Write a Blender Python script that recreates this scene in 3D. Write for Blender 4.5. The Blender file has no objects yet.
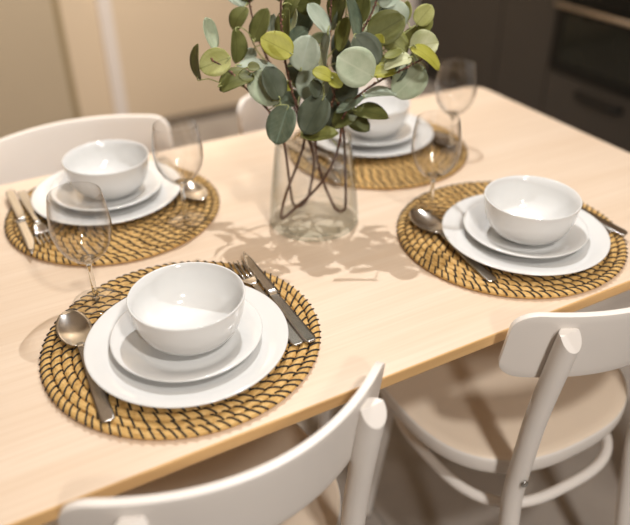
import bpy, bmesh, math, random
from mathutils import Vector, Matrix
random.seed(7)
C = bpy.context.scene.collection
SC = bpy.context.scene
T = 0.74                                   # height of the table top; x runs along the table (end by the oven = 0), y across it (near edge = 0)
PI = math.pi

# ------------------------------------------------------------------ camera
cd = bpy.data.cameras.new('camera'); cam = bpy.data.objects.new('camera', cd); C.objects.link(cam)
cd.sensor_width = 36.0; cd.lens = 40.75; cd.clip_start = 0.02
cam.matrix_world = (Matrix.Translation((-1.2134, -0.5551, T + 0.6131)) @ Matrix.Rotation(math.radians(-28.32), 4, 'Z')
                    @ Matrix.Rotation(math.radians(90 - 32.92), 4, 'X') @ Matrix.Rotation(-0.0092, 4, 'Z'))
cd.dof.use_dof = True; cd.dof.focus_distance = 0.97; cd.dof.aperture_fstop = 2.0
SC.camera = cam

# ------------------------------------------------------------------ light
SC.view_settings.view_transform = 'Standard'; SC.view_settings.look = 'None'
SC.view_settings.gamma = 1.0; SC.view_settings.use_curve_mapping = False
SC.view_settings.exposure = 0.12
SC.cycles.use_denoising = True
SC.cycles.max_bounces = 14; SC.cycles.transparent_max_bounces = 24; SC.cycles.sample_clamp_indirect = 6.0
w = bpy.data.worlds.new('world'); SC.world = w; w.use_nodes = True
w.node_tree.nodes['Background'].inputs[0].default_value = (1.0, 0.9, 0.8, 1); w.node_tree.nodes['Background'].inputs[1].default_value = 0.15
def spot(name, loc, aim, energy, size=95, blend=0.6, soft=0.022, col=(1.0, 0.90, 0.78)):
    l = bpy.data.lights.new(name, 'SPOT'); l.energy = energy; l.spot_size = math.radians(size); l.spot_blend = blend
    l.shadow_soft_size = soft; l.color = col
    o = bpy.data.objects.new(name, l); C.objects.link(o); o.location = loc
    o.rotation_euler = (Vector(aim) - Vector(loc)).to_track_quat('-Z', 'Y').to_euler(); return o
spot('ceiling_or_fill_spot', (-0.44, 0.76, 2.44), (-0.65, 0.45, T), 72, soft=0.011, col=(1.0, 1.0, 1.0))
spot('ceiling_or_fill_spot', (0.35, 0.35, 2.44), (-0.6, 0.3, T), 7, col=(1.0, 0.96, 0.90))
spot('ceiling_or_fill_spot', (-0.85, -1.10, 2.44), (-0.7, -0.15, 0.5), 84, soft=0.09, col=(1.0, 0.965, 0.92))
spot('ceiling_or_fill_spot', (-1.3, -2.3, 2.40), (-0.8, 0.0, 0.6), 90, soft=0.12, col=(1.0, 0.955, 0.90))  # added fill from behind the camera to light the chair backs
spot('ceiling_or_fill_spot', (-0.6, 1.75, 2.44), (-0.6, 2.7, 0.5), 190, size=130, soft=0.06)  # added to brighten the back wall, no known lamp there
al = bpy.data.lights.new('overhead_fill', 'AREA'); al.shape = 'RECTANGLE'; al.size = 1.5; al.size_y = 1.1; al.energy = 4; al.color = (1.0, 0.88, 0.75)  # weak overhead fill, added for softness and not a real fixture
ao = bpy.data.objects.new('overhead_fill', al); C.objects.link(ao); ao.location = (-0.75, -0.1, 2.47)

# ------------------------------------------------------------------ helpers
def obj(name, verts, faces, mats, parent=None, smooth=True, fmat=None, uv=None):
    me = bpy.data.meshes.new(name); me.from_pydata([tuple(v) for v in verts], [], [tuple(f) for f in faces])
    for m in (mats if isinstance(mats, (list, tuple)) else [mats]): me.materials.append(m)
    if fmat: me.polygons.foreach_set('material_index', fmat)
    if uv:
        l = me.uv_layers.new(name='UVMap')
        for lp in me.loops: l.data[lp.index].uv = uv[lp.vertex_index]
    bm = bmesh.new(); bm.from_mesh(me); bmesh.ops.recalc_face_normals(bm, faces=bm.faces); bm.to_mesh(me); bm.free()
    me.polygons.foreach_set('use_smooth', [smooth] * len(me.polygons)); me.update()
    o = bpy.data.objects.new(name, me); C.objects.link(o)
    if parent: o.parent = parent
    return o
def thing(name, label, cat, loc=(0, 0, 0), rz=0.0, group=None):
    o = bpy.data.objects.new(name, None); C.objects.link(o); o.empty_display_size = 0.05
    o.location = loc; o.rotation_euler = (0, 0, rz); return tag(o, label, cat, group)
def tag(o, label, cat, group=None):
    o['label'] = label; o['category'] = cat
    if group: o['group'] = group
    return o
def struct(o): o['kind'] = 'structure'; return o
def dup(root, loc, rz, label):                       # copies a thing, its parts and their sub-parts
    r = root.copy(); C.objects.link(r); r.location = loc; r.rotation_euler = (0, 0, rz); r['label'] = label
    def rec(a, b):
        for ch in list(a.children):
            c = ch.copy(); C.objects.link(c); c.parent = b; rec(ch, c)
    rec(root, r); return r
def bevel(o, w_, seg=3, ang=35):
    m = o.modifiers.new('bevel', 'BEVEL'); m.width = w_; m.segments = seg; m.limit_method = 'ANGLE'; m.angle_limit = math.radians(ang)
    return o
def box(x0, x1, y0, y1, z0, z1):
    v = [(x, y, z) for x in (x0, x1) for y in (y0, y1) for z in (z0, z1)]
    return v, [(0, 1, 3, 2), (4, 6, 7, 5), (0, 4, 5, 1), (2, 3, 7, 6), (0, 2, 6, 4), (1, 5, 7, 3)]
def join(*parts):
    V, F = [], []
    for v, f in parts:
        n = len(V); V += list(v); F += [tuple(i + n for i in q) for q in f]
    return V, F
def lathe(prof, seg=72):
    """(r, z) points; r == 0 closes on the axis"""
    V, F, rows = [], [], []
    for r, z in prof:
        if r < 1e-6: rows.append([len(V)] * seg); V.append((0, 0, z))
        else:
            rows.append(list(range(len(V), len(V) + seg)))
            V += [(r * math.cos(2 * PI * k / seg), r * math.sin(2 * PI * k / seg), z) for k in range(seg)]
    for a, b in zip(rows, rows[1:]):
        for k in range(seg):
            q = [a[k], a[(k + 1) % seg], b[(k + 1) % seg], b[k]]; u = []
            for i in q:
                if i not in u: u.append(i)
            if len(u) > 2: F.append(tuple(u))
    return V, F
def smooth_path(P, n=6, closed=False):
    P = [Vector(p) for p in P]; out = []; N = len(P)
    for i in range(N if closed else N - 1):
        if closed: a, b, c, d = P[i - 1], P[i], P[(i + 1) % N], P[(i + 2) % N]
        else: a, b, c, d = P[max(i - 1, 0)], P[i], P[i + 1], P[min(i + 2, N - 1)]
        for k in range(n):
            t = k / n
            out.append(0.5 * ((2 * b) + (c - a) * t + (2 * a - 5 * b + 4 * c - d) * t * t + (3 * b - a - 3 * c + d) * t ** 3))
    if not closed: out.append(P[-1])
    return out
def tube(P, r, seg=12, closed=False, cap=True, flat=1.0):
    """round tube along points; r a number or one per point"""
    P = [Vector(p) for p in P]; N = len(P); R = r if isinstance(r, (list, tuple)) else [r] * N
    V, F = [], []; ref = None
    for i, p in enumerate(P):
        t = (P[(i + 1) % N] - P[i - 1]) if closed else (P[min(i + 1, N - 1)] - P[max(i - 1, 0)])
        t.normalize()
        if ref is None: ref = Vector((0, 0, 1)) if abs(t.z) < 0.9 else Vector((1, 0, 0))
        x = t.cross(ref).normalized(); y = x.cross(t).normalized(); ref = y
        for k in range(seg):
            a = 2 * PI * k / seg; V.append(p + (x * math.cos(a) + y * math.sin(a) * flat) * R[i])
    for i in range(N if closed else N - 1):
        for k in range(seg):
            a, b = i * seg, ((i + 1) % N) * seg
            F.append((a + k, a + (k + 1) % seg, b + (k + 1) % seg, b + k))
    if cap and not closed: F += [tuple(range(seg))[::-1], tuple(range((N - 1) * seg, N * seg))]
    return V, F

# ------------------------------------------------------------------ materials
def new_mat(name):
    m = bpy.data.materials.new(name); m.use_nodes = True; n = m.node_tree; return m, n, n.nodes['Principled BSDF']
def ND(n, t, **kw):
    d = n.nodes.new(t)
    for k, v in kw.items(): setattr(d, k, v)
    return d
def paint(name, col, rough=0.5, var=0.03, scale=30, bump=0.0, metal=0.0, spec=0.5, coat=0.0):
    m, n, p = new_mat(name); p.inputs['Roughness'].default_value = rough; p.inputs['Metallic'].default_value = metal
    p.inputs['Specular IOR Level'].default_value = spec; p.inputs['Coat Weight'].default_value = coat; p.inputs['Coat Roughness'].default_value = 0.05
    tc = ND(n, 'ShaderNodeTexCoord'); no = ND(n, 'ShaderNodeTexNoise'); no.inputs['Scale'].default_value = scale; no.inputs['Detail'].default_value = 4
    n.links.new(tc.outputs['Object'], no.inputs['Vector'])
    r = ND(n, 'ShaderNodeValToRGB'); r.color_ramp.elements[0].position = 0.3; r.color_ramp.elements[1].position = 0.7
    r.color_ramp.elements[0].color = (*[c * (1 - var) for c in col], 1); r.color_ramp.elements[1].color = (*[min(1, c * (1 + var)) for c in col], 1)
    n.links.new(no.outputs['Fac'], r.inputs['Fac']); n.links.new(r.outputs['Color'], p.inputs['Base Color'])
    if bump:
        b = ND(n, 'ShaderNodeBump'); b.inputs['Strength'].default_value = bump; b.inputs['Distance'].default_value = 0.002
        n.links.new(no.outputs['Fac'], b.inputs['Height']); n.links.new(b.outputs['Normal'], p.inputs['Normal'])
    return m
def wood(name, c0, c1, c2, rough=0.46, axis=0):
    """straight grained veneer: long streaks along the axis"""
    m, n, p = new_mat(name); p.inputs['Roughness'].default_value = rough; p.inputs['Specular IOR Level'].default_value = 0.75
    tc = ND(n, 'ShaderNodeTexCoord'); cols = []
    for s, d in (((1.2, 16, 16), 5), ((5, 170, 170), 4), ((20, 700, 700), 2)):
        s = list(s); s = s[axis:] + s[:axis] if axis == 0 else ([s[1], s[0], s[2]] if axis == 1 else [s[1], s[2], s[0]])
        mp = ND(n, 'ShaderNodeMapping'); mp.inputs['Scale'].default_value = s
        no = ND(n, 'ShaderNodeTexNoise'); no.inputs['Scale'].default_value = 1; no.inputs['Detail'].default_value = d; no.inputs['Distortion'].default_value = 0.4
        n.links.new(tc.outputs['Object'], mp.inputs['Vector']); n.links.new(mp.outputs['Vector'], no.inputs['Vector']); cols.append(no)
    r1 = ND(n, 'ShaderNodeValToRGB'); e = r1.color_ramp.elements; e[0].position = 0.32; e[0].color = (*c0, 1); e[1].position = 0.68; e[1].color = (*c1, 1)
    n.links.new(cols[0].outputs['Fac'], r1.inputs['Fac'])
    r2 = ND(n, 'ShaderNodeValToRGB'); e = r2.color_ramp.elements; e[0].position = 0.36; e[0].color = (0, 0, 0, 1); e[1].position = 0.66; e[1].color = (1, 1, 1, 1)
    n.links.new(cols[1].outputs['Fac'], r2.inputs['Fac'])
    mx = ND(n, 'ShaderNodeMix', data_type='RGBA'); n.links.new(r2.outputs['Color'], mx.inputs[0]); mx.inputs[6].default_value = (*c2, 1)
    n.links.new(r1.outputs['Color'], mx.inputs[7])
    mx2 = ND(n, 'ShaderNodeMix', data_type='RGBA'); mx2.inputs[0].default_value = 0.45
    n.links.new(r1.outputs['Color'], mx2.inputs[6]); n.links.new(mx.outputs[2], mx2.inputs[7]); n.links.new(mx2.outputs[2], p.inputs['Base Color'])
    b = ND(n, 'ShaderNodeBump'); b.inputs['Strength'].default_value = 0.08; b.inputs['Distance'].default_value = 0.001
    n.links.new(cols[2].outputs['Fac'], b.inputs['Height']); n.links.new(b.outputs['Normal'], p.inputs['Normal'])
    return m
def thin_glass(name, tint=(1, 1, 1), edge=(0.86, 0.9, 0.88), refl=1.0):
    """thin walled clear glass: clear face on, reflecting and slightly darker at grazing angles"""
    m = bpy.data.materials.new(name); m.use_nodes = True; n = m.node_tree; n.nodes.clear()
    out = ND(n, 'ShaderNodeOutputMaterial'); tr = ND(n, 'ShaderNodeBsdfTransparent'); gl = ND(n, 'ShaderNodeBsdfGlossy'); gl.inputs['Roughness'].default_value = 0.02
    lw = ND(n, 'ShaderNodeLayerWeight'); lw.inputs['Blend'].default_value = 0.5
    l0 = ND(n, 'ShaderNodeLayerWeight'); l0.inputs['Blend'].default_value = 0.5
    pw = ND(n, 'ShaderNodeMath', operation='POWER'); pw.inputs[1].default_value = 3.2; n.links.new(lw.outputs['Facing'], pw.inputs[0])
    mc = ND(n, 'ShaderNodeMix', data_type='RGBA'); mc.inputs[6].default_value = (*tint, 1); mc.inputs[7].default_value = (*edge, 1)
    n.links.new(pw.outputs[0], mc.inputs[0]); n.links.new(mc.outputs[2], tr.inputs['Color'])
    p5 = ND(n, 'ShaderNodeMath', operation='POWER'); p5.inputs[1].default_value = 4.2; n.links.new(l0.outputs['Facing'], p5.inputs[0])
    ml = ND(n, 'ShaderNodeMath', operation='MULTIPLY_ADD'); ml.inputs[1].default_value = 0.95 * refl; ml.inputs[2].default_value = 0.045 * refl; n.links.new(p5.outputs[0], ml.inputs[0])
    mix = ND(n, 'ShaderNodeMixShader'); n.links.new(ml.outputs[0], mix.inputs[0]); n.links.new(tr.outputs[0], mix.inputs[1]); n.links.new(gl.outputs[0], mix.inputs[2])
    n.links.new(mix.outputs[0], out.inputs['Surface']); return m
def solid_glass(name, col):
    m = bpy.data.materials.new(name); m.use_nodes = True; n = m.node_tree; n.nodes.clear()
    out = ND(n, 'ShaderNodeOutputMaterial'); g = ND(n, 'ShaderNodeBsdfGlass'); g.inputs['IOR'].default_value = 1.47; g.inputs['Roughness'].default_value = 0.0
    g.inputs['Color'].default_value = (*col, 1); n.links.new(g.outputs[0], out.inputs['Surface']); return m
def leaf_mat(name, a, b, vein):
    m, n, p = new_mat(name); p.inputs['Roughness'].default_value = 0.55; p.inputs['Specular IOR Level'].default_value = 0.4
    uv = ND(n, 'ShaderNodeUVMap'); tc = ND(n, 'ShaderNodeTexCoord')
    no = ND(n, 'ShaderNodeTexNoise'); no.inputs['Scale'].default_value = 55; no.inputs['Detail'].default_value = 3; n.links.new(tc.outputs['Object'], no.inputs['Vector'])
    mx = ND(n, 'ShaderNodeMix', data_type='RGBA'); mx.inputs[6].default_value = (*a, 1); mx.inputs[7].default_value = (*b, 1)
    rr = ND(n, 'ShaderNodeMapRange'); rr.inputs[1].default_value = 0.3; rr.inputs[2].default_value = 0.7; n.links.new(no.outputs['Fac'], rr.inputs[0]); n.links.new(rr.outputs[0], mx.inputs[0])
    # midrib and side veins from the leaf's own coordinates (u across, v along)
    sx = ND(n, 'ShaderNodeSeparateXYZ'); n.links.new(uv.outputs[0], sx.inputs[0])
    d = ND(n, 'ShaderNodeMath', operation='SUBTRACT'); d.inputs[1].default_value = 0.5; n.links.new(sx.outputs['X'], d.inputs[0])
    ab = ND(n, 'ShaderNodeMath', operation='ABSOLUTE'); n.links.new(d.outputs[0], ab.inputs[0])
    lt = ND(n, 'ShaderNodeMath', operation='LESS_THAN'); lt.inputs[1].default_value = 0.022; n.links.new(ab.outputs[0], lt.inputs[0])
    k = ND(n, 'ShaderNodeMath', operation='MULTIPLY_ADD'); k.inputs[1].default_value = -0.8; n.links.new(ab.outputs[0], k.inputs[0]); n.links.new(sx.outputs['Y'], k.inputs[2])
    fr = ND(n, 'ShaderNodeMath', operation='PINGPONG'); fr.inputs[1].default_value = 0.07; n.links.new(k.outputs[0], fr.inputs[0])
    l2 = ND(n, 'ShaderNodeMath', operation='LESS_THAN'); l2.inputs[1].default_value = 0.006; n.links.new(fr.outputs[0], l2.inputs[0])
    mm = ND(n, 'ShaderNodeMath', operation='MULTIPLY'); mm.inputs[1].default_value = 0.5; n.links.new(l2.outputs[0], mm.inputs[0])
    ma = ND(n, 'ShaderNodeMath', operation='MAXIMUM'); n.links.new(lt.outputs[0], ma.inputs[0]); n.links.new(mm.outputs[0], ma.inputs[1])
    ms = ND(n, 'ShaderNodeMath', operation='MULTIPLY'); ms.inputs[1].default_value = 0.55; n.links.new(ma.outputs[0], ms.inputs[0])
    mv = ND(n, 'ShaderNodeMix', data_type='RGBA'); n.links.new(ms.outputs[0], mv.inputs[0]); n.links.new(mx.outputs[2], mv.inputs[6]); mv.inputs[7].default_value = (*vein, 1)
    n.links.new(mv.outputs[2], p.inputs['Base Color'])
    tl = ND(n, 'ShaderNodeBsdfTranslucent'); n.links.new(mv.outputs[2], tl.inputs['Color'])
    mix = ND(n, 'ShaderNodeMixShader'); mix.inputs[0].default_value = 0.25
    n.links.new(p.outputs[0], mix.inputs[1]); n.links.new(tl.outputs[0], mix.inputs[2]); n.links.new(mix.outputs[0], n.nodes['Material Output'].inputs['Surface'])
    return m
M = {}
M['table'] = wood('pale_oak_veneer', (0.735, 0.58, 0.435), (0.795, 0.65, 0.51), (0.675, 0.50, 0.35))
M['edge'] = wood('table_edge_oak', (0.66, 0.40, 0.17), (0.74, 0.48, 0.22), (0.56, 0.32, 0.12))
M['legwood'] = wood('table_leg_oak', (0.60, 0.38, 0.18), (0.68, 0.45, 0.23), (0.50, 0.30, 0.13), axis=2)
M['china'] = paint('white_porcelain', (0.73, 0.725, 0.71), 0.12, 0.005, coat=0.3)
M['chair'] = paint('off_white_lacquer', (0.82, 0.765, 0.71), 0.38, 0.015, scale=12)
M['seatpaint'] = paint('off_white_lacquer_seat', (0.80, 0.67, 0.53), 0.42, 0.015, scale=12)
M['steel'] = paint('brushed_steel', (0.60, 0.58, 0.555), 0.2, 0.05, scale=200, metal=1.0)
M['zinc'] = paint('screw_steel', (0.45, 0.44, 0.42), 0.35, 0.05, metal=1.0)
M['glass'] = thin_glass('clear_wine_glass', (0.992, 0.99, 0.988), (0.60, 0.57, 0.54))
M['solidglass'] = solid_glass('solid_clear_glass', (0.97, 0.97, 0.96))
M['vase'] = thin_glass('clear_vase_glass', (0.992, 0.995, 0.993), (0.58, 0.62, 0.60))
M['vbase'] = thin_glass('thick_vase_base', (0.997, 0.999, 0.998), (0.50, 0.66, 0.61), 0.6)
M['beige'] = paint('beige_wall_paint', (0.66, 0.54, 0.40), 0.6, 0.02, scale=3)
M['door'] = paint('grey_beige_door', (0.46, 0.38, 0.275), 0.55, 0.02, scale=3)
M['pale'] = paint('pale_trim_paint', (0.74, 0.68, 0.64), 0.5, 0.02, scale=3)
M['groove'] = paint('dark_gap', (0.30, 0.23, 0.13), 0.7)
M['plinth'] = paint('grey_plinth', (0.16, 0.13, 0.10), 0.6)
M['ceil'] = paint('white_ceiling', (0.80, 0.74, 0.66), 0.8)
M['greige'] = paint('greige_wall_paint', (0.56, 0.46, 0.36), 0.7, 0.02, scale=3)
M['floor'] = None
M['anthracite'] = paint('anthracite_front', (0.032, 0.0265, 0.022), 0.5, 0.04, scale=8)
M['black'] = paint('black_enamel', (0.006, 0.006, 0.005), 0.35, spec=0.2)
M['ovenglass'] = paint('oven_door_glass', (0.010, 0.011, 0.008), 0.1, 0.2, scale=5, spec=0.3)
M['bronze'] = paint('oven_handle_metal', (0.42, 0.33, 0.24), 0.4, metal=0.6)
M['stem'] = paint('brown_bark', (0.10, 0.045, 0.03), 0.6, 0.35, scale=260, bump=0.5)
M['twig'] = paint('green_leaf_stalk', (0.34, 0.36, 0.14), 0.5, 0.2, scale=120)
M['bud'] = paint('reddish_bud', (0.30, 0.14, 0.09), 0.6, 0.2, scale=200)
M['leafG'] = leaf_mat('leaf_blue_grey', (0.39, 0.45, 0.345), (0.50, 0.55, 0.44), (0.50, 0.56, 0.48))  # pale and dark leaf tints partly hold light and shade
M['leafP'] = leaf_mat('leaf_pale_green', (0.40, 0.47, 0.31), (0.52, 0.57, 0.41), (0.58, 0.62, 0.46))
M['leafP2'] = leaf_mat('leaf_cream_green', (0.50, 0.53, 0.28), (0.62, 0.63, 0.40), (0.44, 0.45, 0.20))
M['leafD'] = leaf_mat('leaf_shaded_grey_green', (0.085, 0.10, 0.062), (0.125, 0.145, 0.095), (0.07, 0.085, 0.055))  # darker partly because shade on these leaves is put into their colour
M['leafD2'] = leaf_mat('leaf_dark_blue_green', (0.105, 0.14, 0.09), (0.19, 0.225, 0.15), (0.24, 0.31, 0.24))
M['leafO'] = leaf_mat('leaf_olive', (0.125, 0.135, 0.035), (0.19, 0.195, 0.06), (0.09, 0.095, 0.025))
M['leafO2'] = leaf_mat('leaf_olive_green', (0.20, 0.21, 0.05), (0.28, 0.28, 0.08), (0.13, 0.14, 0.03))
M['leafY'] = leaf_mat('leaf_lime', (0.33, 0.32, 0.035), (0.42, 0.40, 0.07), (0.22, 0.21, 0.02))
M['leafY2'] = leaf_mat('leaf_pale_lime', (0.42, 0.43, 0.13), (0.56, 0.56, 0.24), (0.28, 0.29, 0.08))
def floor_mat():
    m, n, p = new_mat('grey_floor_tile'); p.inputs['Roughness'].default_value = 0.45
    tc = ND(n, 'ShaderNodeTexCoord'); br = ND(n, 'ShaderNodeTexBrick'); br.offset = 0.5
    br.inputs['Scale'].default_value = 1.0; br.inputs['Brick Width'].default_value = 1.2; br.inputs['Row Height'].default_value = 0.6
    br.inputs['Mortar Size'].default_value = 0.003; br.inputs['Color1'].default_value = (1, 1, 1, 1); br.inputs['Color2'].default_value = (0.94, 0.94, 0.94, 1); br.inputs['Mortar'].default_value = (0.6, 0.6, 0.6, 1)
    no = ND(n, 'ShaderNodeTexNoise'); no.inputs['Scale'].default_value = 3.5; no.inputs['Detail'].default_value = 8
    n.links.new(tc.outputs['Object'], br.inputs['Vector']); n.links.new(tc.outputs['Object'], no.inputs['Vector'])
    r = ND(n, 'ShaderNodeValToRGB'); r.color_ramp.elements[0].color = (0.28, 0.245, 0.215, 1); r.color_ramp.elements[1].color = (0.42, 0.375, 0.335, 1)
    r.color_ramp.elements[0].position = 0.3; r.color_ramp.elements[1].position = 0.7; n.links.new(no.outputs['Fac'], r.inputs['Fac'])
    mx = ND(n, 'ShaderNodeMix', data_type='RGBA', blend_type='MULTIPLY'); mx.inputs[0].default_value = 1
    n.links.new(r.outputs['Color'], mx.inputs[6]); n.links.new(br.outputs['Color'], mx.inputs[7]); n.links.new(mx.outputs[2], p.inputs['Base Color']); return m
M['floor'] = floor_mat()
def straw_mat():
    """golden seagrass: fibres running along each coil, in polar coordinates about the mat's centre"""
    m, n, p = new_mat('golden_seagrass'); p.inputs['Roughness'].default_value = 0.6; p.inputs['Specular IOR Level'].default_value = 0.3
    tc = ND(n, 'ShaderNodeTexCoord'); sx = ND(n, 'ShaderNodeSeparateXYZ'); n.links.new(tc.outputs['Object'], sx.inputs[0])
    at = ND(n, 'ShaderNodeMath', operation='ARCTAN2'); n.links.new(sx.outputs['Y'], at.inputs[0]); n.links.new(sx.outputs['X'], at.inputs[1])
    ln = ND(n, 'ShaderNodeVectorMath', operation='LENGTH'); n.links.new(tc.outputs['Object'], ln.inputs[0])
    def poly(ka, kr):
        cx = ND(n, 'ShaderNodeCombineXYZ')
        for o_, k, i in ((at.outputs[0], ka, 0), (ln.outputs['Value'], kr, 1)):
            q = ND(n, 'ShaderNodeMath', operation='MULTIPLY'); q.inputs[1].default_value = k; n.links.new(o_, q.inputs[0]); n.links.new(q.outputs[0], cx.inputs[i])
        no = ND(n, 'ShaderNodeTexNoise'); no.inputs['Scale'].default_value = 1; no.inputs['Detail'].default_value = 3; n.links.new(cx.outputs[0], no.inputs['Vector']); return no
    f, g = poly(9, 900), poly(22, 130)
    r = ND(n, 'ShaderNodeValToRGB'); e = r.color_ramp.elements; e[0].position = 0.30; e[0].color = (0.34, 0.17, 0.045, 1); e[1].position = 0.70; e[1].color = (0.78, 0.54, 0.25, 1)
    x = e.new(0.5); x.color = (0.60, 0.37, 0.125, 1)
    ad = ND(n, 'ShaderNodeMath', operation='MULTIPLY_ADD'); ad.inputs[1].default_value = 0.55; n.links.new(f.outputs['Fac'], ad.inputs[0])
    q = ND(n, 'ShaderNodeMath', operation='MULTIPLY'); q.inputs[1].default_value = 0.45; n.links.new(g.outputs['Fac'], q.inputs[0]); n.links.new(q.outputs[0], ad.inputs[2])
    n.links.new(ad.outputs[0], r.inputs['Fac']); n.links.new(r.outputs['Color'], p.inputs['Base Color'])
    b = ND(n, 'ShaderNodeBump'); b.inputs['Strength'].default_value = 0.6; b.inputs['Distance'].default_value = 0.001
    n.links.new(f.outputs['Fac'], b.inputs['Height']); n.links.new(b.outputs['Normal'], p.inputs['Normal']); return m
M['straw'] = straw_mat()
M['thread'] = paint('black_stitching', (0.018, 0.014, 0.011), 0.7)

# ------------------------------------------------------------------ the room
def slab(name, b, mat): return struct(obj(name, *box(*b), mat, smooth=False))
slab('floor', (-3.2, 1.95, -3.0, 2.85, -0.06, 0.0), M['floor'])
slab('ceiling', (-3.2, 1.95, -3.0, 2.85, 2.5, 2.56), M['ceil'])
slab('wall_back', (-3.2, 1.95, 2.75, 2.85, 0.0, 2.5), M['beige'])
slab('wall_right', (1.85, 1.95, -3.0, 2.75, 0.0, 2.5), M['greige'])
slab('wall_left', (-3.2, -3.1, -3.0, 2.75, 0.0, 2.5), M['greige'])
slab('wall_front', (-3.1, 1.85, -3.0, -2.9, 0.0, 2.5), M['greige'])
struct(bevel(obj('door_1', *box(-1.62, -0.700, 2.715, 2.75, 0.04, 2.1), M['door'], smooth=False), 0.004))
slab('groove_strip', (-0.700, -0.668, 2.735, 2.75, 0.04, 2.5), M['groove'])  # solid strip painted dark in place of the open groove beside the door
slab('trim_2', (-0.510, -0.452, 2.72, 2.75, 0.04, 2.5), M['pale'])
slab('trim_3', (1.13, 1.2, 2.72, 2.75, 0.04, 2.5), M['pale'])
slab('baseboard_back', (-0.668, 1.2, 2.74, 2.75, 0.0, 0.04), M['plinth'])

# kitchen run along the right wall: fronts at x = 1.2, facing the table
KL = [(2.05, 2.70, 'wide anthracite kitchen cabinet in the corner by the beige wall'), (1.715, 2.046, 'slim anthracite kitchen cabinet beside the black oven')]
for y0, y1, lab in KL:
    t = thing('kitchen_cabinet', lab, 'cabinet', (1.5, (y0 + y1) / 2, 0), 0, 'anthracite kitchen units')
    h = (y1 - y0) / 2
    obj('cabinet_body', *join(box(-0.28, 0.33, -h, h, 0.12, 0.86), box(-0.24, 0.30, -h, h, 0.0, 0.12)), M['anthracite'], t, False)
    bevel(obj('door', *box(-0.30, -0.28, -h + 0.0015, h - 0.0015, 0.125, 0.855), M['anthracite'], t, False), 0.002, 2)
t = thing('oven_cabinet', 'anthracite cabinet housing the black oven, drawer with dark handle below', 'cabinet', (1.5, 1.40, 0), 0, 'anthracite kitchen units')
obj('cabinet_body', *join(box(-0.28, 0.33, -0.312, -0.302, 0.12, 0.86), box(-0.28, 0.33, 0.302, 0.312, 0.12, 0.86), box(-0.28, 0.33, -0.302, 0.302, 0.12, 0.34), box(-0.24, 0.30, -0.31, 0.31, 0, 0.12)), M['anthracite'], t, False)
dr = bevel(obj('drawer', *box(-0.30, -0.28, -0.3105, 0.3105, 0.125, 0.34), M['anthracite'], t, False), 0.002, 2)
obj('drawer_handle', *join(tube(smooth_path([(-0.302, -0.115, 0.285), (-0.325, -0.105, 0.285), (-0.328, 0, 0.285), (-0.325, 0.105, 0.285), (-0.302, 0.115, 0.285)], 4), 0.012, 10)), M['black'], dr)
ov = thing('oven', 'black built-in oven with dark glass door and metal bar handle', 'oven', (1.5, 1.40, 0.345))
obj('oven_body', *box(-0.28, 0.28, -0.298, 0.298, 0.003, 0.51), M['black'], ov, False)
od = bevel(obj('oven_door', *box(-0.312, -0.282, -0.297, 0.297, 0.003, 0.335), M['black'], ov, False), 0.003, 2)
obj('oven_window', *box(-0.3135, -0.3125, -0.245, 0.245, 0.055, 0.255), M['ovenglass'], od, False)
obj('oven_handle', *join(tube([(-0.345, -0.285, 0.287), (-0.345, 0.285, 0.287)], 0.0095, 12), tube([(-0.312, -0.25, 0.287), (-0.345, -0.25, 0.287)], 0.006, 8), tube([(-0.312, 0.25, 0.287), (-0.345, 0.25, 0.287)], 0.006, 8)), M['bronze'], od)
cp = bevel(obj('control_panel', *box(-0.312, -0.282, -0.297, 0.297, 0.339, 0.508), M['black'], ov, False), 0.003, 2)
wt = obj('worktop', *box(1.19, 1.85, 1.085, 2.75, 0.862, 0.90), M['anthracite'], None, False); tag(wt, 'dark kitchen worktop running over the anthracite units', 'worktop'); bevel(wt, 0.003, 2)

# ------------------------------------------------------------------ the table
tb = thing('dining_table', 'pale oak dining table laid for four with a leafy vase', 'table', (-0.70, 0.407, 0))
def rounded_slab(hx, hy, r, z0, z1, e, seg=10):
    pts = []
    for sx, sy, a0 in ((1, 1, 0), (-1, 1, 90), (-1, -1, 180), (1, -1, 270)):
        for k in range(seg + 1):
            a = math.radians(a0 + 90 * k / seg); pts.append((sx * (hx - r) + r * math.cos(a), sy * (hy - r) + r * math.sin(a), math.cos(a), math.sin(a)))
    n = len(pts); V = []; F = []
    prof = [(-e, z0), (-e * .3, z0 + e * .3), (0, z0 + e), (0, z1 - e), (-e * .3, z1 - e * .3), (-e, z1)]
    for d, z in prof: V += [(x + cx * d, y + cy * d, z) for x, y, cx, cy in pts]
    for j in range(len(prof) - 1):
        for k in range(n): F.append((j * n + k, j * n + (k + 1) % n, (j + 1) * n + (k + 1) % n, (j + 1) * n + k))
    F += [tuple(range(n))[::-1], tuple(range((len(prof) - 1) * n, len(prof) * n))]
    fm = [1] * (len(F) - 2) + [0, 0]
    return V, F, fm
V, F, fm = rounded_slab(0.70, 0.407, 0.045, T - 0.019, T, 0.0022)
tt = obj('tabletop', V, F, [M['table'], M['edge']], tb, False, fm)
obj('apron', *join(box(-0.60, 0.60, -0.29, -0.27, T - 0.066, T - 0.0195), box(-0.60, 0.60, 0.27, 0.29, T - 0.066, T - 0.0195), box(-0.62, -0.60, -0.29, 0.29, T - 0.066, T - 0.0195), box(0.60, 0.62, -0.29, 0.29, T - 0.066, T - 0.0195)), M['legwood'], tb, False)
for sx in (-1, 1):
    for sy in (-1, 1):
        x, y = sx * 0.652, sy * 0.36
        bevel(obj('leg', *box(x - 0.026, x + 0.026, y - 0.026, y + 0.026, 0.0, T - 0.0195), M['legwood'], tb, False), 0.004, 2)

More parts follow.
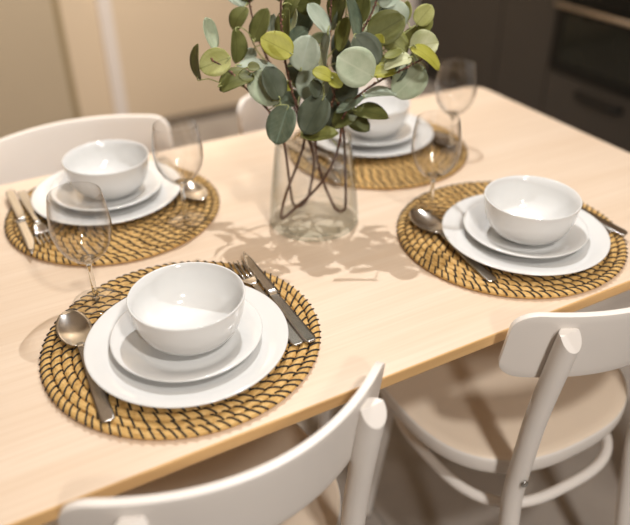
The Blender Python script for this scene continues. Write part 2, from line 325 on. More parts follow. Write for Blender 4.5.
# ------------------------------------------------------------------ chairs
def superellipse(rx, ry, n, cx, cy, N=72):
    P = []
    for k in range(N):
        a = 2 * PI * k / N; c, s = math.cos(a), math.sin(a)
        P.append((cx + rx * math.copysign(abs(c) ** (2 / n), c), cy + ry * math.copysign(abs(s) ** (2 / n), s)))
    return P
def make_chair(label):
    t = thing('dining_chair', label, 'chair', (0, 0, 0), 0, 'white bentwood chairs round the table')
    # seat: slightly dished, rounded edge
    O = superellipse(0.214, 0.205, 2.55, 0, 0.162); n = len(O); V = []; F = []
    rings = [(1 - .030, -.036), (1 - .008, -.034), (1, -.028), (1, -.008), (1 - .008, -.002), (1 - .03, 0.0), (.9, -.0015), (.75, -.004), (.5, -.007), (.25, -.0085)]
    ZS = T - 0.264
    for s, z in rings: V += [(x * s, .162 + (y - .162) * s, ZS + z) for x, y in O]
    for j in range(len(rings) - 1):
        for k in range(n): F.append((j * n + k, j * n + (k + 1) % n, (j + 1) * n + (k + 1) % n, (j + 1) * n + k))
    V.append((0, .162, ZS - .009)); c = len(V) - 1; L = (len(rings) - 1) * n
    F += [(L + k, L + (k + 1) % n, c) for k in range(n)] + [tuple(range(n))[::-1]]
    obj('seat', V, F, [M['seatpaint'], M['chair']], t, True, [1 if f < 4 * n else 0 for f in range(len(F))])
    # backrest: curved board with rounded corners
    hw, z0, z1, rc, th = 0.195, T - 0.055, T + 0.062, 0.028, 0.010; zm, hh = (z0 + z1) / 2, (z1 - z0) / 2
    xs = []; N = 44
    for i in range(N + 1): xs.append(-hw * math.cos(PI * i / N) if False else hw * math.sin(PI / 2 * (2 * i / N - 1)))
    V, F = [], []; K = 8
    for side in (1, -1):
        for x in xs:
            d = abs(x) - (hw - rc); hz = hh if d <= 0 else hh - rc + math.sqrt(max(rc * rc - d * d, 0))
            slope = 2 * 0.075 * x / (hw * hw); nl = math.hypot(1, slope)
            for k in range(K + 1):
                zz = zm + hz * (2 * k / K - 1)
                y = -0.100 + 0.075 * (x / hw) ** 2 - (zz - zm) * 0.16
                V.append((x - side * th / 2 * slope / nl, y + side * th / 2 / nl, zz))
    A = (N + 1) * (K + 1)
    for i in range(N):
        for k in range(K):
            q = (i * (K + 1) + k, i * (K + 1) + k + 1, (i + 1) * (K + 1) + k + 1, (i + 1) * (K + 1) + k); F += [q, tuple(A + j for j in q[::-1])]
    rim = [i * (K + 1) for i in range(N + 1)] + [N * (K + 1) + k for k in range(1, K + 1)] + [i * (K + 1) + K for i in range(N - 1, -1, -1)] + [k for k in range(K - 1, 0, -1)]
    for a, b in zip(rim, rim[1:] + rim[:1]): F.append((a, b, A + b, A + a))
    bevel(obj('backrest', V, F, M['chair'], t), 0.0022, 3, 50)
    for s in (-1, 1):
        P = smooth_path([(s * .143, -.092, T + .075), (s * .143, -.0835, T + .03), (s * .143, -.0755, T - .02), (s * .143, -.060, T - .125), (s * .1425, -.051, T - .232), (s * .1425, -.047, T - .30), (s * .143, -.052, T - .37), (s * .150, -.075, T - .55), (s * .16, -.115, 0.0)], 6)
        V, F = tube(P, [0.0162] * (len(P) - 12) + [0.0162 - 0.003 * k / 11 for k in range(12)], 20)
        bm = bmesh.new(); vv = [bm.verts.new(v) for v in V]
        for f in F: bm.faces.new([vv[i] for i in f])
        for co, no in (((0, 0, T + 0.041), (0, 0, 1)), ((0, -.082, T + 0.041), (0, -0.80, 0.60))):     # cut off level, then at a slant on the back
            g = bm.verts[:] + bm.edges[:] + bm.faces[:]
            r = bmesh.ops.bisect_plane(bm, geom=g, plane_co=co, plane_no=no, clear_outer=True)
            bmesh.ops.holes_fill(bm, edges=[e for e in bm.edges if e.is_boundary], sides=0)
        me = [v.co.copy() for v in bm.verts]; bm.verts.index_update(); ff = [[v.index for v in f.verts] for f in bm.faces]; bm.free()
        leg = obj('back_leg', me, ff, M['chair'], t)
        bevel(leg, 0.002, 2, 40); leg.data.set_sharp_from_angle(angle=math.radians(35))
        sc = obj('screw', *lathe([(0, 0), (.0062, 0), (.0062, .0022), (.005, .003), (.0022, .003), (.002, .0018), (0, .0018)], 20), M['zinc'], leg)
        sc.matrix_local = Matrix.Translation((s * .1425 - .004, -.0672, T - .258)) @ Matrix.Rotation(math.radians(-15), 4, 'Z') @ Matrix.Rotation(math.radians(90), 4, 'X')
        P = smooth_path([(s * .140, .285, ZS - .025), (s * .150, .293, T - .45), (s * .163, .303, T - .6), (s * .176, .312, 0.0)], 5)
        obj('front_leg', *tube(P, [.0145 - .003 * i / (len(P) - 1) for i in range(len(P))], 16), M['chair'], t)
    P = [(x, y, T - 0.375) for x, y in superellipse(0.172, 0.178, 2.9, 0, 0.138, 56)]
    obj('stretcher_ring', *tube(P, 0.0095, 12, closed=True), M['chair'], t)
    return t
c0 = make_chair('white bentwood chair seen only by its curved back, before the spoon, fork and knife')
c0.location = (-1.029, 0.001, 0); c0.rotation_euler = (0, 0, math.radians(4.6))
dup(c0, (-0.447, 0.000, 0), 0, 'white bentwood chair with its beige seat and ring stretcher in full view')
dup(c0, (-1.004, 0.806, 0), PI, 'blurred white chair across the table, its wide back before the beige door')
dup(c0, (-0.455, 0.806, 0), PI, 'blurred white chair behind the vase, only a rounded back end showing')

LEAVES = [  # branch, tint, centre mm, axis, normal, length mm, width mm, joint on the stem mm
    ('B2','O',[-781,488,334],[-0.59,0.03,-0.8],[-0.76,-0.34,0.55],38,30,[-755,502,349]),
    ('B2','O',[-756,463,326],[0.48,0.03,0.88],[-0.85,-0.21,0.48],49,38,[-767,473,305]),
    ('B1','P',[-848,445,329],[-0.09,0.3,0.95],[0.62,-0.73,0.29],42,33,[-853,425,297]),
    ('B2','O',[-801,454,303],[-0.13,-0.24,-0.96],[0.54,-0.83,0.14],47,37,[-772,472,314]),
    ('B1','O',[-873,436,294],[0.1,0.27,0.96],[-1.0,0.02,0.1],47,36,[-847,422,264]),
    ('B1','Y2',[-849,423,293],[-0.93,0.25,-0.28],[-0.35,-0.85,0.4],44,35,[-839,417,286]),
    ('B1','O',[-828,400,270],[0.92,-0.27,0.28],[-0.36,-0.31,0.88],50,39,[-842,419,264]),
    ('B1','O',[-804,387,289],[0.91,-0.41,-0.02],[-0.25,-0.61,0.75],17,14,[-824,409,270]),
    ('B1','G',[-781,420,275],[0.87,-0.45,-0.18],[0.17,-0.07,0.98],60,47,[-827,411,274]),
    ('B1','P',[-789,384,256],[0.47,-0.49,-0.74],[-0.29,-0.87,0.4],53,42,[-818,406,263]),
    ('B1','D',[-782,369,267],[-0.2,0.42,0.89],[0.15,-0.88,0.45],47,36,[-788,389,225]),
    ('B1','D2',[-777,355,206],[-0.46,-0.17,-0.87],[-0.71,-0.53,0.47],55,43,[-784,387,220]),
    ('B1','D',[-732,337,219],[-0.57,-0.05,-0.82],[-0.65,-0.59,0.49],57,44,[-703,361,255]),
    ('B1','D2',[-730,427,215],[-0.9,0.32,-0.3],[-0.44,-0.58,0.68],38,30,[-728,399,211]),
    ('B1','G',[-729,369,303],[0.37,0.11,0.92],[-0.54,-0.78,0.31],48,41,[-744,400,277]),
    ('B1','G',[-706,391,248],[0.07,0.32,0.94],[-0.34,-0.88,0.33],55,45,[-714,382,223]),
    ('B1','D',[-726,345,256],[0.0,-0.37,-0.93],[0.13,-0.92,0.37],25,20,[-699,356,262]),
    ('B1','Y',[-718,335,280],[-0.74,0.55,0.39],[-0.04,-0.61,0.79],29,23,[-696,351,270]),
    ('B1','Y',[-703,327,269],[0.58,-0.56,-0.59],[0.04,-0.7,0.71],26,21,[-696,351,270]),
    ('B1','Y',[-771,375,318],[-0.74,0.5,0.45],[-0.13,-0.77,0.63],47,37,[-747,402,306]),
    ('B1','D2',[-719,409,317],[0.77,-0.21,0.6],[-0.62,-0.43,0.65],33,26,[-747,402,306]),
    ('B1','O',[-736,418,335],[0.21,0.17,0.96],[-0.95,-0.2,0.24],42,32,[-748,402,312]),
    ('B1','O',[-720,421,361],[0.54,-0.05,0.84],[-0.84,-0.12,0.53],41,32,[-749,404,352]),
    ('B1','O',[-696,419,361],[0.87,-0.38,0.31],[-0.36,-0.92,-0.11],39,30,[-747,406,366]),
    ('B3','G',[-692,395,342],[-0.43,0.46,0.78],[0.38,-0.69,0.62],47,37,[-667,404,325]),
    ('B3','O',[-683,412,307],[-0.87,0.38,-0.32],[-0.47,-0.45,0.76],25,19,[-667,404,313]),
    ('B3','G',[-691,371,301],[-0.19,-0.21,-0.96],[-0.96,0.26,0.13],49,38,[-667,404,325]),
    ('B3','O2',[-652,384,315],[-0.34,-0.09,-0.94],[-0.94,0.04,0.34],48,38,[-641,401,340]),
    ('B3','D2',[-654,363,346],[0.09,-0.33,-0.94],[0.61,-0.73,0.31],56,43,[-665,403,375]),
    ('B3','O',[-624,381,353],[0.24,0.11,0.96],[-0.95,-0.16,0.26],45,35,[-624,371,330]),
    ('B2','P',[-682,304,293],[-0.68,0.58,0.45],[-0.43,-0.81,0.4],54,50,[-633,317,259]),
    ('B3','D',[-653,322,308],[0.46,-0.54,-0.7],[-0.25,-0.84,0.48],49,39,[-637,371,309]),
    ('B3','O',[-608,338,330],[0.78,-0.37,0.5],[-0.6,-0.66,0.45],55,43,[-630,371,320]),
    ('B3','O2',[-585,348,302],[0.57,-0.59,-0.57],[-0.26,-0.79,0.56],43,33,[-588,355,299]),
    ('B3','G',[-571,364,340],[-0.07,0.33,0.94],[-0.15,-0.94,0.32],41,32,[-567,350,314]),
    ('B3','G',[-587,361,362],[0.77,-0.39,0.49],[-0.61,-0.25,0.76],33,26,[-607,371,360]),
    ('B3','Y2',[-553,365,342],[0.15,0.18,0.97],[-0.98,-0.06,0.16],28,21,[-559,346,321]),
    ('B3','Y2',[-542,337,341],[0.6,-0.22,0.77],[-0.65,-0.7,0.31],32,26,[-551,341,327]),
    ('B3','O2',[-536,339,325],[-0.36,-0.02,-0.93],[-0.82,-0.47,0.33],27,21,[-547,339,331]),
    ('B2','P2',[-564,303,308],[0.81,-0.54,0.2],[-0.58,-0.72,0.38],40,37,[-583,290,289]),
    ('B2','Y',[-577,276,300],[0.54,-0.63,-0.56],[0.26,-0.5,0.82],48,37,[-579,288,292]),
    ('B2','P2',[-621,288,295],[-0.82,0.45,-0.35],[-0.45,-0.14,0.88],39,30,[-587,292,287]),
    ('B2','O2',[-620,299,302],[-0.82,0.45,-0.35],[-0.43,-0.1,0.9],26,20,[-591,294,284]),
    ('B2','Y',[-633,306,276],[-0.84,0.53,-0.11],[-0.27,-0.23,0.93],37,29,[-611,306,271]),
    ('B2','P',[-586,303,255],[-0.71,0.24,-0.67],[-0.61,-0.69,0.4],56,44,[-583,290,289]),
    ('B2','D',[-594,319,269],[0.53,-0.04,0.85],[-0.79,-0.37,0.48],33,26,[-615,308,269]),
    ('B2','G',[-631,316,242],[0.85,-0.53,0.09],[-0.07,0.07,1.0],50,39,[-654,328,241]),
    ('B2','D2',[-675,328,227],[-0.83,0.3,-0.48],[-0.45,0.16,0.88],44,34,[-654,328,241]),
    ('B2','O',[-646,313,214],[0.8,-0.58,-0.13],[0.02,-0.19,0.98],52,40,[-665,338,223]),
    ('B2','O',[-671,349,200],[-0.83,0.28,-0.47],[-0.55,-0.31,0.78],45,35,[-653,351,219]),
    ('B1','O2',[-720,341,181],[0.88,-0.47,0.03],[-0.1,-0.12,0.99],52,41,[-721,396,203]),
    ('B3','D',[-653,374,231],[0.68,-0.11,0.73],[-0.42,-0.87,0.26],38,30,[-672,384,220]),
    ('B2','P',[-577,310,285],[0.77,-0.38,0.51],[-0.6,-0.7,0.39],21,17,[-594,297,282]),
    ('B2','G',[-764,490,274],[-0.6,-0.0,-0.8],[-0.46,-0.82,0.35],22,18,[-747,481,289]),
    ('B2','G',[-734,463,325],[0.3,0.13,0.95],[-0.94,-0.16,0.31],26,20,[-750,484,299]),
    ('B1','P2',[-710,439,330],[0.32,0.11,0.94],[-0.95,0.11,0.3],35,27,[-748,402,312]),
    ('B3','P2',[-677,409,282],[-0.21,-0.21,-0.95],[-0.98,-0.01,0.22],34,27,[-667,409,295]),
    ('B3','P',[-598,389,347],[-0.52,0.1,-0.85],[-0.84,-0.25,0.48],34,26,[-607,371,360]),
    ('B3','P2',[-620,390,320],[-0.84,0.42,-0.33],[-0.53,-0.54,0.65],25,19,[-624,371,330]),
    ('B1','Y',[-758,396,261],[-0.32,0.46,0.83],[0.2,-0.82,0.54],20,15,[-741,398,256]),
    ('B1','Y',[-746,401,248],[-0.32,0.47,0.82],[0.25,-0.79,0.55],18,14,[-738,398,241]),
    ('B3','Y',[-624,335,313],[0.4,0.04,0.92],[-0.62,-0.73,0.3],22,18,[-614,356,284]),
    ('B3','D2',[-653,419,330],[0.27,0.13,0.96],[-0.96,-0.05,0.27],28,22,[-667,404,319]),
    ('B1','O',[-727,436,390],[0.27,0.08,0.96],[-0.84,-0.47,0.28],50,39,[-746,408,372]),
    ('B1','G',[-747,447,407],[-0.53,0.4,0.74],[-0.02,-0.89,0.47],47,36,[-744,413,398]),
    ('B1','G',[-736,396,434],[0.66,-0.2,0.72],[-0.66,-0.61,0.44],47,37,[-744,416,411]),
    ('B2','O',[-756,509,375],[-0.05,0.24,0.97],[-0.81,-0.58,0.1],46,36,[-755,502,349]),
    ('B2','G',[-767,526,358],[-0.76,0.43,0.49],[0.04,-0.73,0.69],41,32,[-755,502,349]),
    ('B3','D',[-642,401,393],[0.24,0.08,0.97],[-0.88,-0.4,0.25],50,39,[-637,406,367]),
    ('B3','G',[-687,392,410],[-0.39,0.4,0.83],[0.09,-0.88,0.46],46,36,[-665,403,393]),
    ('B3','Y',[-657,399,440],[0.38,-0.05,0.92],[-0.78,-0.55,0.29],49,38,[-665,403,420]),
    ('B3','O',[-594,376,389],[0.5,-0.13,0.86],[-0.2,-0.98,-0.03],50,39,[-605,370,368]),
    ('B3','G',[-592,340,412],[0.76,-0.42,0.49],[-0.64,-0.62,0.46],43,33,[-599,367,397]),
    ('B3','D',[-608,395,416],[-0.25,0.35,0.9],[-0.08,-0.94,0.34],47,37,[-600,368,390]),
    ('B3','P',[-589,362,443],[0.19,0.05,0.98],[-0.7,-0.69,0.17],49,38,[-596,365,412]),
    ('B3','D',[-647,438,195],[-0.58,-0.01,-0.81],[-0.66,-0.57,0.48],50,39,[-658,409,225]),
    ('B1','D2',[-692,451,328],[0.56,-0.06,0.82],[-0.02,-1.0,-0.06],47,36,[-747,402,306]),
    ('B3','O',[-646,415,351],[-0.26,-0.11,-0.96],[-0.94,-0.18,0.27],49,38,[-637,407,374]),
    ('B3','D2',[-583,393,345],[0.38,0.01,0.92],[-0.85,-0.39,0.35],46,36,[-618,371,340]),
    ('B3','D',[-638,422,284],[0.04,0.3,0.95],[0.09,-0.95,0.29],44,35,[-665,414,260]),
    ('B3','O2',[-540,370,302],[0.71,-0.3,0.64],[-0.32,-0.94,-0.08],31,25,[-575,354,307]),
    ('B3','O2',[-603,381,264],[-0.84,0.42,-0.34],[-0.54,-0.56,0.63],44,34,[-601,355,291]),
    ('B2','D',[-664,402,176],[0.59,0.03,0.81],[-0.76,-0.33,0.56],46,36,[-678,358,147]),
    ('B2','O',[-647,348,184],[0.65,-0.62,-0.44],[-0.05,-0.61,0.79],38,30,[-669,352,202]),
    ('B1','D',[-762,432,221],[-0.8,0.5,0.34],[-0.04,-0.6,0.8],38,29,[-773,388,201]),
    ('B1','D',[-709,438,256],[0.45,0.09,0.89],[-0.77,-0.46,0.44],38,30,[-735,398,234]),
    ('B1','O',[-690,462,238],[-0.01,0.35,0.94],[0.1,-0.93,0.35],49,38,[-726,400,204]),
    ('B3','D',[-620,436,259],[0.43,0.07,0.9],[-0.72,-0.58,0.38],49,38,[-659,411,231]),
    ('B3','O',[-589,407,309],[0.53,-0.07,0.85],[-0.21,-0.98,0.05],44,34,[-601,355,291]),
    ('B3','O2',[-663,459,256],[-0.02,0.34,0.94],[0.13,-0.93,0.34],46,36,[-660,411,237]),
]
STEMS = {  # one bent branch each: from one arm tip down through the vase and up the other arm
    'B1': [[-853,425,297],[-833,414,282],[-812,402,255],[-784,387,220],[-765,388,187],[-754,394,146],[-724,435,29],[-713,440,-2],[-706,436,-3],[-694,430,33],[-695,407,109],[-708,403,153],[-723,400,196],[-740,398,248],[-747,402,299],[-750,403,346],[-744,411,392],[-744,423,437]],
    'B2': [[-756,509,376],[-754,496,329],[-749,482,294],[-734,474,253],[-717,454,211],[-710,427,176],[-713,406,149],[-729,403,110],[-747,413,54],[-755,417,14],[-749,414,10],[-730,404,32],[-701,377,78],[-680,366,123],[-677,352,165],[-675,351,195],[-662,333,234],[-633,317,259],[-602,301,277],[-575,286,294]],
    'B3': [[-596,365,412],[-607,371,360],[-627,371,325],[-650,372,288],[-666,380,241],[-677,386,203],[-688,404,163],[-687,415,123],[-678,410,71],[-666,392,24],[-658,388,-2],[-651,384,-2],[-647,382,24],[-654,374,95],[-651,384,148],[-653,396,192],[-659,411,231],[-668,416,271],[-667,404,313],[-666,403,357],[-665,403,420]],
}
TWIGS = [
    ('B2',[[-734,474,253],[-757,475,282],[-772,472,314]]),
    ('B1',[[-812,402,255],[-829,412,264],[-847,422,264]]),
    ('B3',[[-666,380,241],[-620,356,280],[-575,354,307],[-547,339,331]]),
    ('B2',[[-675,351,195],[-656,353,217],[-635,341,228]]),
    ('B3',[[-668,416,271],[-648,405,302],[-641,401,340],[-635,409,388]]),
    ('B1',[[-723,400,196],[-708,369,244],[-696,351,270]]),
]

# ------------------------------------------------------------------ place settings
HM = 0.0095                                 # thickness of a placemat
SET = {  # name: mat centre, plate centre, rotation, words that find it
    'full': ((-1.012, 0.196), (-1.014, 0.167), 0.0, 'setting with fork in full view'),
    'door': ((-0.994, 0.602), (-0.994, 0.638), PI, 'setting by the beige door'),
    'oven': ((-0.443, 0.193), (-0.443, 0.160), 0.0, 'setting above the visible seat'),
    'vase': ((-0.445, 0.594), (-0.437, 0.633), PI, 'setting behind the leafy vase'),
}
KEYS = ['full', 'door', 'oven', 'vase']
def copies(make, name, cat, group, label, spots, base=None):
    """first one is built, the others are copies of it"""
    first = None
    for k in KEYS:
        (x, y, z), rz = spots[k]
        lab = label[k] if isinstance(label, dict) else label % SET[k][3]
        if first is None:
            first = thing(name, lab, cat, (0, 0, 0), 0, group); make(first); first.location = (x, y, z); first.rotation_euler = (0, 0, rz)
        else: dup(first, (x, y, z), rz, lab)
def stitch(a, r, p, s_lean, z):
    """one black stitch over the coil whose middle is at radius r, leaning along the coil"""
    P = []
    for k in range(6):
        u = -1 + 2 * k / 5; rr = r + u * p * 0.52; aa = a + s_lean * u / max(r, .01)
        P.append((rr * math.cos(aa), rr * math.sin(aa), 0.0046 + 0.0050 * math.sqrt(max(0, 1 - (u * .93) ** 2)) + z))
    return tube(P, 0.00135, 5)
def make_mat(t):
    R, NR = 0.185, 14; p = R / NR; rng = random.Random(3); V, F, fm = [], [], []; seg = 8
    def addm(v, f, m):
        b = len(V); V.extend(v); F.extend([tuple(i + b for i in q) for q in f]); fm.extend([m] * len(f))
    def coil(r):
        n = max(14, int(r * 520)); P = [(r * math.cos(2 * PI * k / n), r * math.sin(2 * PI * k / n), 0.0047) for k in range(n)]
        v, f = tube(P, 0.0067, seg, True)
        return [(x[0], x[1], 0.0047 + (x[2] - 0.0047) * 0.68) for x in v], f
    for q in range(NR - 1):
        r = (q + .5) * p; addm(*coil(r), 0); ns = max(3, round(2 * PI * r / .0162)); a0 = rng.uniform(0, 6)
        if q:
            for k in range(ns): addm(*stitch(a0 + 2 * PI * (k + rng.uniform(-.07, .07)) / ns, r, p, 0.0066 + rng.uniform(-.001, .001), -.0002), 1)
    obj('woven_coil', V, F, [M['straw'], M['thread']], t, True, fm)
    V, F, fm = [], [], []
    rr = R - p * 0.5
    addm(*coil(rr), 0)
    nst = 92
    for k in range(nst): addm(*stitch(2 * PI * k / nst + rng.uniform(-.008, .008), rr, p * 1.12, 0.0062, -.0003), 1)
    obj('rim_coil', V, F, [M['straw'], M['thread']], t, True, fm)
copies(make_mat, 'placemat', 'placemat', 'woven seagrass placemats', 'round golden seagrass placemat under the %s',
       {k: ((*SET[k][0], T + 0.0005), (0.4, 2.2, 3.4, 5.1)[i]) for i, k in enumerate(KEYS)})

def china(prof): return lambda t: (lambda o: o)(obj_part(prof, t))
def obj_part(prof, t): return obj('glazed_body', *lathe(prof, 96), M['china'], t)
def lathe_things(name, cat, group, label, prof, spots):
    first = None
    for k in KEYS:
        (x, y, z), rz = spots[k]; lab = label % SET[k][3]
        if first is None: first = obj(name, *lathe(prof, 96), M['china']); o = first
        else: o = first.copy(); C.objects.link(o)
        o.location = (x, y, z); o.rotation_euler = (0, 0, rz); tag(o, lab, cat, group)
dinner = [(0, .0025), (.070, .0025), (.074, 0), (.078, 0), (.081, .003), (.100, .0075), (.120, .0125), (.1305, .0160), (.1318, .0172), (.1312, .0186), (.129, .0187), (.115, .0152), (.100, .0118), (.090, .0090), (.083, .0072), (.074, .0064), (0, .0062)]
side = [(0, .002), (.052, .002), (.055, 0), (.058, 0), (.061, .003), (.075, .0085), (.088, .0145), (.0965, .0182), (.0980, .0196), (.0975, .0210), (.0955, .0212), (.086, .0180), (.076, .0138), (.069, .0098), (.064, .0075), (.058, .0066), (0, .0064)]
bowl = [(0, .002), (.030, .002), (.032, 0), (.035, 0), (.037, .0025), (.048, .0075), (.058, .0155), (.0655, .027), (.0700, .041), (.0722, .054), (.0735, .0645), (.0742, .0675), (.0735, .0688), (.0718, .0680), (.0698, .054), (.0675, .042), (.063, .029), (.0555, .0185), (.046, .0110), (.034, .0068), (.018, .0055), (0, .0052)]
ZP = T + HM + 0.0008
lathe_things('dinner_plate', 'plate', 'large white dinner plates', 'large white dinner plate, lowest of the stack on the %s', dinner, {k: ((*SET[k][1], ZP), 0) for k in KEYS})
lathe_things('side_plate', 'plate', 'small white side plates', 'smaller white plate under the bowl of the %s', side, {k: ((*SET[k][1], ZP + .0066), 0) for k in KEYS})
BO = {'full': (.006, .002), 'door': (.006, -.004), 'oven': (-.001, -.006), 'vase': (.004, -.004)}
lathe_things('bowl', 'bowl', 'white bowls', 'white porcelain bowl on top of the %s', bowl, {k: ((SET[k][1][0] + BO[k][0], SET[k][1][1] + BO[k][1], ZP + .0134), 0) for k in KEYS})

# wine glasses: bowl, stem and foot
def make_glass(t):
    bowl_p = [(.0112, .0712), (.0135, .0722), (.020, .077), (.030, .088), (.037, .102), (.0405, .118), (.0408, .132), (.039, .150), (.0362, .166), (.0345, .1735), (.0342, .1742), (.0338, .1736), (.0354, .166), (.0381, .150), (.0398, .132), (.0395, .118), (.036, .1028), (.029, .0895), (.019, .0790), (.011, .0752), (0, .0745)]
    obj('glass_bowl', *lathe(bowl_p, 64), M['glass'], t)
    obj('glass_stem', *lathe([(0, .0040), (.0055, .0045), (.0040, .010), (.0034, .020), (.0032, .045), (.0034, .058), (.0042, .066), (.0080, .0705), (.0105, .0735), (0, .0738)], 24), M['solidglass'], t)
    obj('glass_foot', *lathe([(0, .0002), (.030, 0), (.0335, .0006), (.0338, .0014), (.030, .0022), (.016, .0034), (.0055, .0046), (0, .0046)], 48), M['glass'], t)
copies(make_glass, 'wine_glass', 'glass', 'clear wine glasses', 'empty clear wine glass standing on the placemat of the %s',
       {'full': ((-1.095, .328, T + HM + .0008), 0), 'door': ((-.900, .492, T + HM + .0008), 0), 'oven': ((-.523, .304, T + HM + .0008), 0), 'vase': ((-.318, .514, T + HM + .0008), 0)})

# cutlery, each with its tip towards +y and its middle at the origin
def strip(stations, m=8, thick=0.0016):
    """stations: (y, half width, z, dish) -> a dished metal strip with thickness"""
    V, F = [], []
    for lay in (0, 1):
        for y, hw, z, dish in stations:
            for k in range(m + 1):
                u = -1 + 2 * k / m; V.append((hw * u, y, z - dish * (1 - u * u) + (thick if lay else 0)))
    A = len(stations) * (m + 1)
    for i in range(len(stations) - 1):
        for k in range(m):
            q = (i * (m + 1) + k, i * (m + 1) + k + 1, (i + 1) * (m + 1) + k + 1, (i + 1) * (m + 1) + k); F += [q, tuple(A + j for j in q[::-1])]
    n = len(stations); rim = [k for k in range(m + 1)] + [i * (m + 1) + m for i in range(1, n)] + [(n - 1) * (m + 1) + k for k in range(m - 1, -1, -1)] + [i * (m + 1) for i in range(n - 2, 0, -1)]
    for a, b in zip(rim, rim[1:] + rim[:1]): F.append((a, b, A + b, A + a))
    return V, F
HANDLE = [(-.112, .0045, .0006, 0), (-.110, .0075, .0006, 0), (-.104, .0090, .0008, 0), (-.07, .0082, .002, 0), (-.03, .0066, .0046, 0), (.0, .0052, .0072, 0), (.028, .0042, .0088, 0)]
def make_spoon(t):
    S = []
    for k in range(13):
        u = k / 12; y = .036 + .079 * u; hw = .0232 * math.sin(PI * min(1, u * .86 + .10)) ** .62 if u < 1 else .004
        S.append((y, max(hw, .0045), .0098 - .0012 * math.sin(PI * u) + .001 * u, .0068 * math.sin(PI * min(1, u * .9 + .06))))
    obj('spoon_bowl', *strip([(.032, .0040, .0092, .0)] + S, 10, .0013), M['steel'], t)
    obj('handle', *strip(HANDLE + [(.0365, .0040, .0092, 0)], 6, .0024), M['steel'], t)
def make_fork(t):
    head = strip([(.034, .0042, .0084, 0), (.042, .0075, .0072, .0006), (.050, .0112, .0056, .0016), (.058, .0122, .0042, .0018), (.064, .0122, .0034, .0016)], 8, .0018)
    tines = []
    for k in range(4):
        x = -.0105 + .007 * k
        v, f = strip([(.0635, .0019, .0024, 0), (.078, .0016, .0012, 0), (.094, .0013, .0022, 0), (.104, .0011, .0046, 0), (.108, .0006, .006, 0)], 2, .0017)
        tines.append(([(a[0] + x, a[1], a[2]) for a in v], f))
    obj('fork_head', *join(head, *tines), M['steel'], t)
    obj('handle', *strip(HANDLE + [(.0345, .0042, .0084, 0)], 6, .0026), M['steel'], t)
def make_knife(t):
    bl = []
    for k in range(9):
        u = k / 8; y = -.004 + .126 * u; hw = .0080 * (1 - max(0, (u - .62) / .38) ** 2 * .9)
        bl.append((y, hw, .003, 0))
    V, F = strip(bl, 4, .0014); V = [(x + (.003 if y < .08 else .003 + (y - .08) * .1), y, z) for x, y, z in V]
    obj('blade', V, F, M['steel'], t)
    obj('handle', *strip([(-.125, .004, .0006, 0), (-.123, .0072, .0004, 0), (-.116, .0088, .0004, 0), (-.08, .0080, .0004, 0), (-.03, .0072, .0008, 0), (-.008, .0068, .0014, 0), (-.003, .006, .0022, 0)], 6, .0046), M['steel'], t)
def lay(tip, end, dz=0.0):
    (x1, y1), (x0, y0) = tip, end
    return ((x0 + x1) / 2, (y0 + y1) / 2, T + HM + 0.0012 + dz), math.atan2(-(x1 - x0), y1 - y0)
copies(make_spoon, 'spoon', 'spoon', 'steel spoons', 'steel spoon lying on the placemat of the %s',
       {'full': lay((-1.139, .306), (-1.143, .082)), 'door': lay((-.856, .530), (-.858, .755)), 'oven': lay((-.552, .312), (-.566, .086)), 'vase': lay((-.322, .498), (-.308, .722))})
copies(make_fork, 'fork', 'fork', 'steel forks', 'steel fork beside the plate on the %s',
       {'full': lay((-.883, .322), (-.887, .096)), 'door': lay((-1.126, .520), (-1.130, .730)), 'oven': lay((-.320, .322), (-.306, .106)), 'vase': lay((-.572, .486), (-.574, .702))})
copies(make_knife, 'knife', 'knife', 'steel table knives', 'steel table knife next to the fork of the %s',
       {'full': lay((-.866, .346), (-.870, .090)), 'door': lay((-1.146, .503), (-1.149, .742)), 'oven': lay((-.296, .335), (-.291, .085)), 'vase': lay((-.597, .470), (-.599, .722))})

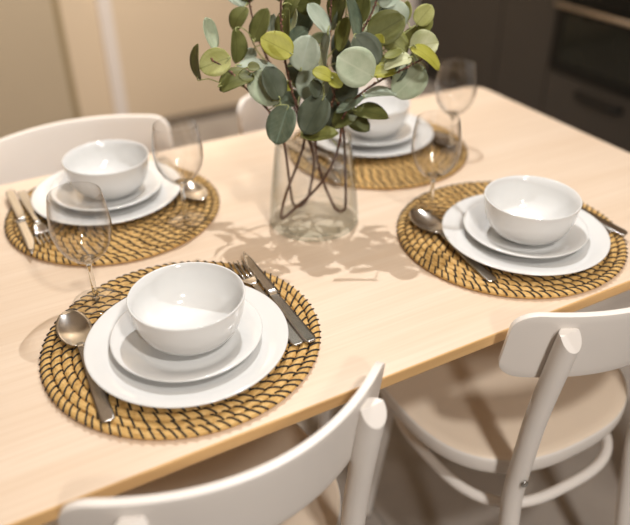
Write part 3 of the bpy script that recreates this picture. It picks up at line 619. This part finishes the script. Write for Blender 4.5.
# ------------------------------------------------------------------ vase and eucalyptus
vs = thing('glass_vase', 'clear tapered glass vase holding the eucalyptus branches', 'vase', (-.702, .396, T + .0008))
obj('vase_wall', *lathe([(.0765, .010), (.0752, .03), (.0715, .070), (.0665, .115), (.0625, .148), (.0620, .1560), (.0612, .1572), (.0604, .1560), (.0606, .148), (.0645, .115), (.0693, .070), (.0728, .03), (.0738, .010)], 72), M['vase'], vs)
obj('vase_base', *lathe([(0, .0006), (.068, 0), (.0735, .002), (.0763, .006), (.0765, .010), (.0738, .010), (.070, .0078), (0, .0075)], 72), M['vbase'], vs)
mm = lambda p: Vector(p) / 1000 + Vector((0, 0, T))
LAB = {'B1': 'eucalyptus branch bent in the vase, arching out over the door side plates', 'B2': 'eucalyptus branch leaning across the vase rim towards the oven', 'B3': 'eucalyptus branch rising tall from the vase with reddish budded stems'}
def leaf(c, ax, nn, L, W, rng):
    ax = Vector(ax).normalized(); nn = Vector(nn); nn = (nn - ax * nn.dot(ax)).normalized(); bi = nn.cross(ax)
    NL, NW = 12, 6; V, F, UV = [], [], []
    cup = rng.uniform(.05, .16); bend = rng.uniform(-.10, .16); wav = rng.uniform(-.04, .04); ph = rng.uniform(0, 6)
    for lay_ in (1, -1):
        for i in range(NL + 1):
            t = i / NL; hw = .5 * W * max(math.sin(PI * t ** .92), 0) ** .5
            if i in (0, NL): hw = W * .02
            for k in range(NW + 1):
                u = -1 + 2 * k / NW
                h = cup * W * u * u * (hw / (W / 2)) - bend * L * (2 * t - 1) ** 2 + wav * W * math.sin(5 * t + ph) * u
                V.append(c + ax * (t - .5) * L + bi * u * hw + nn * (h + lay_ * .00025)); UV.append((.5 + .5 * u * hw / (W / 2), t))
    A = (NL + 1) * (NW + 1)
    for i in range(NL):
        for k in range(NW):
            q = (i * (NW + 1) + k, i * (NW + 1) + k + 1, (i + 1) * (NW + 1) + k + 1, (i + 1) * (NW + 1) + k); F += [q, tuple(A + j for j in q[::-1])]
    rim = [k for k in range(NW + 1)] + [i * (NW + 1) + NW for i in range(1, NL + 1)] + [NL * (NW + 1) + k for k in range(NW - 1, -1, -1)] + [i * (NW + 1) for i in range(NL - 1, 0, -1)]
    for a, b in zip(rim, rim[1:] + rim[:1]): F.append((a, b, A + b, A + a))
    return V, F, UV, c - ax * L * .5
TINTS = ['G', 'P', 'P2', 'D', 'D2', 'O', 'O2', 'Y', 'Y2']
rng = random.Random(11)
for b in ('B1', 'B2', 'B3'):
    root = thing('eucalyptus_branch', LAB[b], 'branch', (0, 0, 0), 0, 'eucalyptus branches in the vase')
    P = [mm(p) for p in STEMS[b]]
    for p in P: p.z = max(p.z, T + .0125)
    lo = min(p.z for p in P); P = smooth_path(P, 5)
    SV, SF = tube(P, [.0027 - .0014 * abs(2 * i / (len(P) - 1) - 1) for i in range(len(P))], 8)
    parts, nb = [], 0
    for i in range(0, len(P) - 1):                      # small reddish buds up the bare stems
        if P[i].z > T + .15:
            for q in (0, .5):
                o = P[i].lerp(P[i + 1], q); d = Vector((rng.uniform(-1, 1), rng.uniform(-1, 1), rng.uniform(-.3, .6))).normalized() * .0022
                v, f = lathe([(0, -.0015), (.0013, -.0006), (.0014, .0005), (.0007, .0014), (0, .0017)], 6); parts.append(([Vector(x) + o + d for x in v], f)); nb += 1
    nf = len(SF); SV, SF = join((SV, SF), *parts)
    obj('stem', SV, SF, [M['stem'], M['bud']], root, True, [0] * nf + [1] * (len(SF) - nf))
    V, F, fm, UV = [], [], [], []; st = []
    for br, tint, c, ax, nn, L, W, j in LEAVES:
        if br != b: continue
        v, f, uv, base = leaf(mm(c), ax, nn, L / 1000 * 1.1, W / 1000 * 1.16, rng)
        n = len(V); V += v; UV += uv; F += [tuple(i + n for i in q) for q in f]; fm += [TINTS.index(tint)] * len(f)
        jj = mm(j); d = (base - jj); ln = d.length
        if ln > .002: st.append(tube(smooth_path([jj, jj.lerp(base, .5) + Vector((0, 0, .12 * ln)), base, base + Vector(ax) * L / 1000 * .12], 4), .0009, 6))
    for v, f in st:                                     # leaf stalks
        n = len(V); V += v; UV += [(.5, .5)] * len(v); F += [tuple(i + n for i in q) for q in f]; fm += [len(TINTS)] * len(f)
    obj('foliage', V, F, [M['leaf' + q] for q in TINTS] + [M['twig']], root, True, fm, UV)
    for br, q in TWIGS:
        if br == b:
            q = smooth_path([mm(p) for p in q], 5); obj('twig', *tube(q, [.0014 - .0006 * i / (len(q) - 1) for i in range(len(q))], 6), M['twig'], root)
